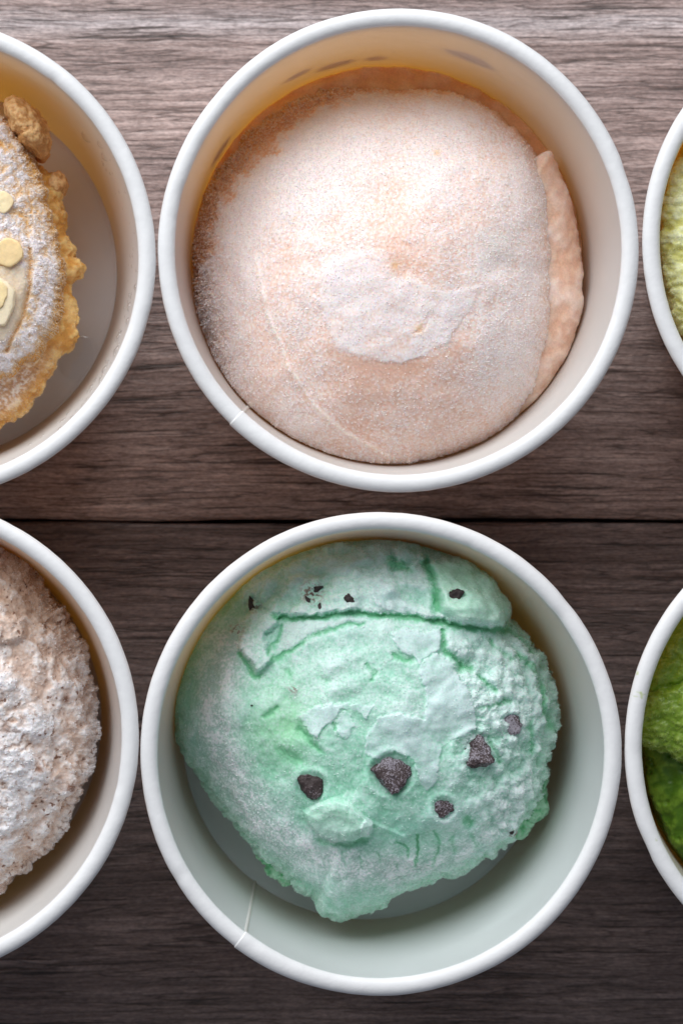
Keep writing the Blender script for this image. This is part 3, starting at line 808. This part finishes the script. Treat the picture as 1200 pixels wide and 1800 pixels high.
mint.add('scoop', cap(mc, out_m, -40, 225, 2.08, 320, thetas(960), tilt=(0.05, -0.03), ragged=4.5, rscale=8, seed=9, under=0.16), f_mint, ICE_MINT, crystals=46000, ccol=(0.95, 0.98, 0.975), clen=(0.5, 2.4), cwid=1.4, cmix=0.5, seed=2)
for i, a in enumerate([(545, 1380, 52, 50, 26, 0, 0.02, [(-1, .55), (-.55, .85), (.95, .75), (.75, .25), (.95, 0), (.7, -.75), (.1, -1), (-.5, -.5)]),
                       (685, 1358, 76, 74, 30, 0, 0.15, [(-1, .2), (-.5, .8), (.3, 1), (.95, .55), (.9, -.1), (.3, -.95), (0, -1), (-.55, -.4)]),
                       (833, 1320, 74, 66, 26, 0, 0.13, [(-.7, .4), (.2, 1), (.7, .1), (1, -.6), (.4, -.7), (-.2, -.9), (-.9, -.5)]),
                       (896, 1276, 46, 44, 18, 10, 0.24, None), (778, 1420, 44, 40, 18, 0, 0.22, None),
                       (802, 1048, 38, 28, 14, -15, -0.05, None), (612, 1052, 28, 16, 12, -35, -0.05, None), (557, 1036, 26, 14, 9, 20, -0.06, None), (541, 1056, 10, 22, 8, 15, -0.06, None), (562, 1066, 8, 18, 7, 10, -0.06, None),
                       (443, 1062, 14, 34, 12, 5, -0.08, None), (906, 1472, 10, 8, 6, 0, -0.05, None), (443, 1240, 6, 5, 4, 0, -0.05, None)]):
    mint.chip('chocolate_chip', a[0], a[1], a[2] * 1.1, a[3] * 1.1, a[4] * 0.9, a[5], CHOC, sink=0.70, frost=a[6] - 0.045, seed=100 + i, pts=a[7])
# bits of ice cream squeezed out under the scoop
def f_mint2(x, y, z, rho):
    low = fbm(x, y, z, 30, 3, 81); mid = fbm(x, y, z, 10, 3, 82)
    return low * 9 + mid * 4, 0 * x, mixc(rgb(120, 200, 146), rgb(176, 226, 190), sstep(-.4, .3, mid + low)), 0.3 + 0 * x
for c, pts, zt, sd in (((505, 1545), [(450, 1502), (470, 1500), (520, 1550), (545, 1580), (520, 1578), (492, 1572), (470, 1545)], -262, 3), ((935, 1450), [(985, 1385), (978, 1400), (955, 1465), (925, 1498), (900, 1470), (930, 1400)], -250, 4)):
    mint.add('squeezed_edge', cap(c, outline_fn(c, pts, 3), zt, 26, 3.0, 40, thetas(160), ragged=4, rscale=5, seed=sd, zfloor=-330, under=0.3), f_mint2, ICE_MINT)

# ================================================================ custard with almond flakes
ICE_CUST = ice_material('custard_ice_cream', sss=0.3, rough=0.55, radius=(1.0, 0.6, 0.3))
cc = (-165, 445)
cust = Ice(cc, -110, 'frosted golden custard ice cream topped with almond flakes', 'ice cream')
cust.limit = (-149, 454)
def f_cust(x, y, z, rho):
    low = fbm(x, y, z, 110, 3, 91); mid = fbm(x, y, z, 28, 3, 92); fine = fbm(x, y, z, 6, 2, 93)
    f1, f2, _ = worley(x + 3 * mid, y + 3 * mid, z, 10, 94); gr = 1 - np.clip(f1 * 1.15, 0, 1)
    wet = poly_sd(x + 5 * mid, y + 5 * mid, [(-60, 470), (30, 462), (50, 478), (47, 520), (35, 565), (12, 600), (-40, 612), (-90, 560)]); wm = sstep(-2, 5, wet)
    ridge = np.exp(-(line_d(x + 3 * mid, y, [(52, 440), (52, 500), (38, 560), (10, 615)]) / 4.5) ** 2)
    dn = low * 8 + mid * 4.0 * (1 - .7 * wm) + gr * 2.4 * (1 - .9 * wm) + fine * 1.0 * (1 - .6 * wm)
    dz = wm * 4 - ridge * 8
    fr = np.clip(0.78 + 0.6 * mid + 0.8 * (gr - 0.35) + 0.3 * fine + 0.3 * low, 0, 1) * (1 - ridge * 0.8)
    body = mixc(rgb(220, 160, 84), rgb(226, 178, 116), sstep(-.3, .3, low))
    col = mixc(body, rgb(240, 232, 234), fr * 0.95)
    col = mixc(col, rgb(226, 206, 178), wm * 0.8)
    col = mixc(col, rgb(212, 152, 70), sstep(0.93, 1.0, rho))
    return dn, dz, col, (0.2 + fr) * (1 - wm)
out_c = outline_fn(cc, [(0, 192), (35, 240), (62, 290), (82, 335), (97, 390), (106, 450), (108, 500), (100, 550), (82, 590), (64, 622), (40, 640), (20, 660), (0, 668), (-60, 700), (-165, 725), (-330, 680), (-430, 560), (-450, 440), (-400, 290), (-300, 190), (-165, 150), (-60, 165)], 4)
# golden layer under the frosted top
def f_cust2(x, y, z, rho):
    low = fbm(x, y, z, 70, 3, 101); mid = fbm(x, y, z, 18, 3, 102); g1, _, _ = worley(x, y, z, 13, 103); fine = fbm(x, y, z, 5, 2, 104)
    pale = sstep(590, 650, y + 20 * low)
    col = mixc(rgb(220, 162, 84), rgb(238, 198, 130), sstep(-.3, .4, mid + low))
    pk = mixc(rgb(214, 170, 130), rgb(240, 222, 208), sstep(-.3, .3, mid + fine))
    return low * 10 + mid * 5 + (1 - g1) * 1.5 + fine * 1.5, 0 * x, mixc(col, pk, pale * sstep(1.0, 0.9, rho)), 0.1 + pale
cc2 = (-150, 470)
out_c2 = outline_fn(cc2, [(0, 215), (50, 268), (88, 300), (102, 345), (118, 400), (124, 445), (140, 462), (136, 480), (124, 490), (128, 530), (134, 575), (128, 605), (104, 618), (88, 655), (60, 690), (28, 728), (0, 748), (-60, 770), (-160, 780), (-330, 730), (-430, 600), (-450, 440), (-380, 280), (-200, 190)], 2)
cust.add('caramel_layer', cap(cc2, out_c2, -150, 62, 6.0, 110, thetas(400, -5, 62, 0.86), ragged=7, rscale=15, seed=12, under=0.2), f_cust2, ICE_CUST, crystals=4000, clen=(1.5, 3.5), view=(-30, 200), seed=6)
cust.add('scoop', cap(cc, out_c, -62, 92, 3.4, 240, thetas(470, 5, 62, 0.88), ragged=6, rscale=8, seed=13, zfloor=-300, under=0.1), f_cust, ICE_CUST, crystals=12000, view=(-30, 200), clen=(0.8, 3.5), cwid=1.6, cmix=0.5, seed=7)
ALM = ice_material('almond', sss=0.2, rough=0.5, radius=(1, .7, .4), grain=900, bump=0.15)
def flake(x, y, w, h, rot, seed, c, sink=0.1, t=7):
    o = cust.chip('almond_flake', x, y, w, h, t, rot, ALM, sink=sink, seed=seed, tilt=0.06, jit=0.02, pts=[(math.cos(a) * q, math.sin(a) * q) for a, q in zip(np.linspace(0, 2 * math.pi, 12, endpoint=False), np.random.default_rng(seed).uniform(0.80, 1.08, 12))])
    V = len(o.data.vertices)
    at = o.data.color_attributes['tint']; c4 = np.ones((V, 4), np.float32); c4[:, :3] = lin(rgb(*c)); at.data.foreach_set('color', c4.ravel())
    return o
flake(8, 357, 38, 46, 0, 201, (246, 222, 178))
flake(16, 447, 66, 58, 10, 202, (244, 212, 160), 0.0, 9)
flake(-6, 528, 84, 112, 20, 203, (240, 222, 190), 0.1, 8)
flake(-2, 520, 44, 60, 0, 204, (246, 216, 164), -1.0, 6)
def f_lump(x, y, z, rho):
    low = fbm(x, y, z, 36, 3, 111); mid = fbm(x, y, z, 9, 3, 112)
    return low * 6 + mid * 2.2, 0 * x, mixc(rgb(200, 148, 92), rgb(228, 184, 130), sstep(-.3, .4, low + mid)), 0.1 + 0 * x
cust.add('broken_chunk', cap((48, 232), outline_fn((48, 232), [(8, 176), (22, 165), (48, 178), (70, 200), (84, 230), (86, 255), (72, 276), (55, 262), (30, 235), (14, 205)], 3), -92, 60, 2.4, 60, thetas(180), zfloor=-240, ns=14, tilt=(-0.25, -0.15), ragged=2, rscale=5), f_lump, ICE_CUST)
cust.add('broken_chunk', cap((96, 318), outline_fn((96, 318), [(84, 296), (98, 290), (110, 300), (110, 325), (98, 335), (86, 322)], 2), -185, 40, 2.4, 30, thetas(90), zfloor=-300, ns=10, ragged=3, rscale=4), f_lump, ICE_CUST)

# ================================================================ beige ice cream with brown specks
ICE_COF = ice_material('beige_ice_cream', sss=0.25, rough=0.6, radius=(1.0, 0.7, 0.5))
kc = (-185, 1285)
cof = Ice(kc, -85, 'crumbly beige ice cream with white frost and brown specks', 'ice cream')
cof.limit = (-178, 1298)
def f_cof(x, y, z, rho):
    low = fbm(x, y, z, 120, 3, 121); big = fbm(x, y, z, 55, 3, 122); mid = fbm(x, y, z, 20, 3, 123); fine = fbm(x, y, z, 6, 2, 124)
    f1, _, _ = worley(x, y, z, 8.5, 125); gr = 1 - np.clip(f1 * 1.1, 0, 1)
    g1, _, _ = worley(x + 8 * mid, y + 8 * mid, z, 40, 126); cr = 1 - np.clip(g1 * 1.2, 0, 1)
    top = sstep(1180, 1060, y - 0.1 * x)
    lump = sstep(-2, 12, poly_sd(x + 4 * mid, y + 4 * mid, [(-40, 1090), (0, 1082), (30, 1078), (46, 1088), (48, 1112), (40, 1128), (10, 1134), (-30, 1130)]))
    shelf = sstep(-4, 12, poly_sd(x + 14 * mid, y + 14 * mid, [(-300, 1150), (0, 1155), (30, 1170), (60, 1210), (80, 1260), (95, 1300), (105, 1360), (85, 1410), (60, 1440), (40, 1500), (0, 1545), (-200, 1580)]))
    pit = sstep(0.28, 0.5, fbm(x, y, z, 34, 3, 127))
    dn = low * 9 + big * 7 + mid * 3.0 + gr * 1.7 + fine * 0.5 + (cr - .4) * 8 - pit * 3
    dz = shelf * 13 + lump * 16
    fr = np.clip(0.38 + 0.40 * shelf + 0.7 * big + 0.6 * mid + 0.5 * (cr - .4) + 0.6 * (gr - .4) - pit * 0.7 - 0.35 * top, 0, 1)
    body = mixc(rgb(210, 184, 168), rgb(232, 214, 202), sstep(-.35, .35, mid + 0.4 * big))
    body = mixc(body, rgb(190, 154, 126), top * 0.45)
    col = mixc(body, rgb(236, 234, 236), fr * 0.92)
    col = mixc(col, rgb(224, 202, 188), lump * (1 - fr) * 0.8)
    s = fbm(x, y, z, 9, 2, 128)
    sp = sstep(0.40, 0.5, s + 0.12 * pit) * (0.35 + 0.65 * sstep(0.0, 0.3, fbm(x, y, z, 60, 2, 129)))
    sp = np.clip(sp + bump_at(x, y, 118, 1386, 6) * 1.4 + bump_at(x, y, 115, 1232, 7) + bump_at(x, y, 70, 1352, 6) + bump_at(x, y, 12, 1278, 9) * .5, 0, 1)
    col = mixc(col, rgb(104, 62, 42), sp * 0.8)
    return dn, dz, col, 0.3 + fr + sstep(.85, 1, rho) * 1.5
out_k = outline_fn(kc, [(0, 968), (40, 985), (75, 1035), (110, 1080), (135, 1125), (152, 1180), (166, 1230), (166, 1290), (160, 1345), (148, 1395), (130, 1420), (112, 1450), (92, 1488), (60, 1522), (30, 1552), (0, 1578), (-90, 1620), (-185, 1640), (-400, 1560), (-520, 1400), (-530, 1260), (-460, 1080), (-330, 970), (-185, 935), (-80, 945)], 4)
cof.add('scoop', cap(kc, out_k, -40, 170, 2.6, 250, thetas(560, 0, 62, 0.88), ragged=8, rscale=8, seed=21, under=0.14), f_cof, ICE_COF, crystals=11000, view=(-30, 200), clen=(0.8, 3.0), cwid=1.5, cmix=0.45, seed=8)

# ================================================================ yellow
ICE_LEM = ice_material('yellow_ice_cream', sss=0.35, rough=0.5, radius=(1.0, 0.9, 0.25))
lc = (1545, 430)
lem = Ice(lc, -50, 'yellow green fruit ice cream filling its cup at the picture edge', 'ice cream')
lem.limit = (1551, 424)
def f_lem(x, y, z, rho):
    low = fbm(x, y, z, 90, 3, 131); mid = fbm(x, y, z, 26, 3, 132); fine = fbm(x, y, z, 6, 2, 133)
    fib = fbm(x * 0.5 + y * 0.4, y * 1.4 - x * .5, z, 22, 4, 134)
    g1, _, _ = worley(x, y * 1.5, z, 30, 135)
    col = mixc(rgb(216, 212, 122), rgb(230, 232, 176), sstep(-.6, .6, fib + mid * .5 + (y - 400) / 500))
    col = mixc(col, rgb(196, 150, 20), sstep(330, 250, y + 20 * mid) * 0.8)
    col = mixc(col, rgb(236, 238, 206), sstep(.1, .5, low + fib) * 0.5)
    return low * 8 + mid * 5 + fib * 5 + (1 - g1) * 6 + fine * 1, 0 * x, col, 0.3 + 0 * x
out_l = outline_fn(lc, [(1551 + 383 * math.cos(t), 424 - 383 * math.sin(t)) for t in np.linspace(0, 6.2, 30)])
lem.add('scoop', cap(lc, out_l, -20, 50, 4.0, 160, thetas(300, 180, 45, 0.88), ragged=5, rscale=8, seed=31, under=0.05), f_lem, ICE_LEM, crystals=1500, view=(1100, 1240), seed=9, clen=(1.5, 3.5))

# ================================================================ dark green
ICE_MAT = ice_material('green_tea_ice_cream', sss=0.2, rough=0.38, radius=(0.5, 1.0, 0.2), spec=0.5)
tc_ = (1512, 1300)
mat_ = Ice(tc_, -80, 'dark green tea ice cream with a rough scoop over a smooth layer', 'ice cream')
mat_.limit = (1519, 1312)
def f_mat(x, y, z, rho):
    low = fbm(x, y, z, 70, 3, 141); mid = fbm(x, y, z, 18, 3, 142); fine = fbm(x, y, z, 5, 2, 143); f1, _, _ = worley(x, y, z, 8, 144)
    fr = np.clip(.28 + .8 * mid + .5 * fine + .5 * (.6 - f1), 0, 1)
    fold = np.exp(-(line_d(x + 6 * mid, y + 6 * mid, [(1140, 1230), (1175, 1205), (1210, 1196)]) / 7) ** 2)
    col = mixc(rgb(126, 160, 42), rgb(184, 206, 112), fr * .75)
    col = mixc(col, rgb(168, 190, 130), sstep(.95, 1.0, rho) * .5 * fr)
    return low * 8 + mid * 5 + (1 - f1) * 2.4 + fine * 0.8, -fold * 12, col, .2 + fr
out_t = outline_fn((1512, 1180), [(1128, 1296), (1140, 1308), (1160, 1320), (1180, 1330), (1210, 1346), (1300, 1380), (1500, 1420), (1700, 1380), (1860, 1250), (1800, 1050), (1650, 950), (1500, 935), (1350, 965), (1260, 1020), (1190, 1100), (1145, 1200), (1128, 1260)], 3)
mat_.add('scoop', cap((1512, 1180), out_t, -52, 66, 3.2, 180, thetas(330, 190, 40, 0.88), ragged=5, rscale=7, seed=41, zfloor=-260, under=.12), f_mat, ICE_MAT, crystals=2500, view=(1100, 1240), seed=10, clen=(1.5, 4), ccol=(.75, .82, .6))
def f_mat2(x, y, z, rho):
    low = fbm(x, y, z, 60, 3, 151); mid = fbm(x, y, z, 16, 3, 152); g1, _, _ = worley(x, y, z, 24, 153)
    hol = sstep(.3, .15, g1)
    return low * 8 + mid * 2.0 - hol * 4, 0 * x, mixc(rgb(82, 122, 18), rgb(126, 162, 48), sstep(-.3, .5, low + mid)), .1 + 0 * x
out_t2 = outline_fn((1519, 1312), [(1519 + 372 * math.cos(t), 1312 - 372 * math.sin(t)) for t in np.linspace(0, 6.2, 30)])
mat_.add('lower_layer', cap((1519, 1312), out_t2, -112, 70, 3.0, 150, thetas(320, 190, 40, 0.85), ragged=2, seed=43, under=.03), f_mat2, ICE_MAT)

# ================================================================ water in the custard cup
def droplets():
    rg = np.random.default_rng(5); V = []; F = []; nv = 0
    c = place(-149, 454, 0.0)
    spots = []
    for _ in range(70): spots.append((rg.normal(-33, 13), rg.uniform(-190, -40), rg.uniform(1.5, 3.6)))
    for _ in range(26): spots.append((rg.uniform(-25, 32), rg.uniform(-200, -30), rg.uniform(1.3, 3.2)))
    for a, z, r in ((-12, -95, 6.5), (-16, -60, 5), (-30, -110, 6), (-7, -45, 4.5), (30, -120, 7), (38, -170, 9), (33, -90, 6), (-20, -120, 7), (-36, -150, 5), (-24, -70, 5.5)): spots.append((a, z, r))
    m, k = 5, 10
    for a, z, r in spots:
        r *= 1.35
        t = math.radians(a); R = np.interp(-z, [-q[1] for q in CUP_IN], [q[0] for q in CUP_IN]) * (1 + .0035 * math.cos(2 * (t - 1.45))) + 0.3
        e = rg.uniform(1.0, 1.5)
        nrm = np.array([-math.cos(t), -math.sin(t), .07]); tan = np.array([-math.sin(t), math.cos(t), 0]); up = np.array([0, 0, 1.0])
        p = np.array([R * math.cos(t), R * math.sin(t), z])
        ring = []
        for i in range(m + 1):
            ph = math.pi / 2 * i / m
            for j in range(k):
                b = 2 * math.pi * j / k
                q = p + nrm * r * .62 * math.cos(ph) + (tan * math.cos(b) + up * e * math.sin(b)) * r * math.sin(ph)
                V.append(q * U + np.array([c.x, c.y, ZR]))
        for i in range(m):
            for j in range(k):
                F.append((nv + i * k + j, nv + i * k + (j + 1) % k, nv + (i + 1) * k + (j + 1) % k, nv + (i + 1) * k + j))
        nv += (m + 1) * k
    o = np_mesh('water_droplets', V, quads=F, mat=WATER)
    tag(o, 'clear condensation droplets clinging to the inner wall of the custard cup', 'water droplets', kind='stuff')
droplets()
def puddle():
    c = (140, 635)
    out = outline_fn(c, [(132, 590), (160, 592), (172, 610), (165, 650), (150, 672), (128, 672), (108, 655), (106, 625), (116, 600)], 5)
    X, Y, Z, rho = cap(c, out, FLOOR_Z + 6, 4, 3.0, 30, thetas(80), zfloor=FLOOR_Z + 1.2, ns=4, under=0)
    k = U * (D - FLOOR_Z * U) / D; o = place(c[0], c[1], FLOOR_Z)
    co = np.stack([(X - c[0]) * k + o.x, -(Y - c[1]) * k + o.y, Z * U + ZR], -1).reshape(-1, 3)
    tag(np_mesh('water_puddle', co, quads=grid_quads(*X.shape), mat=WATER), 'small clear puddle on the base of the custard cup', 'puddle')
puddle()
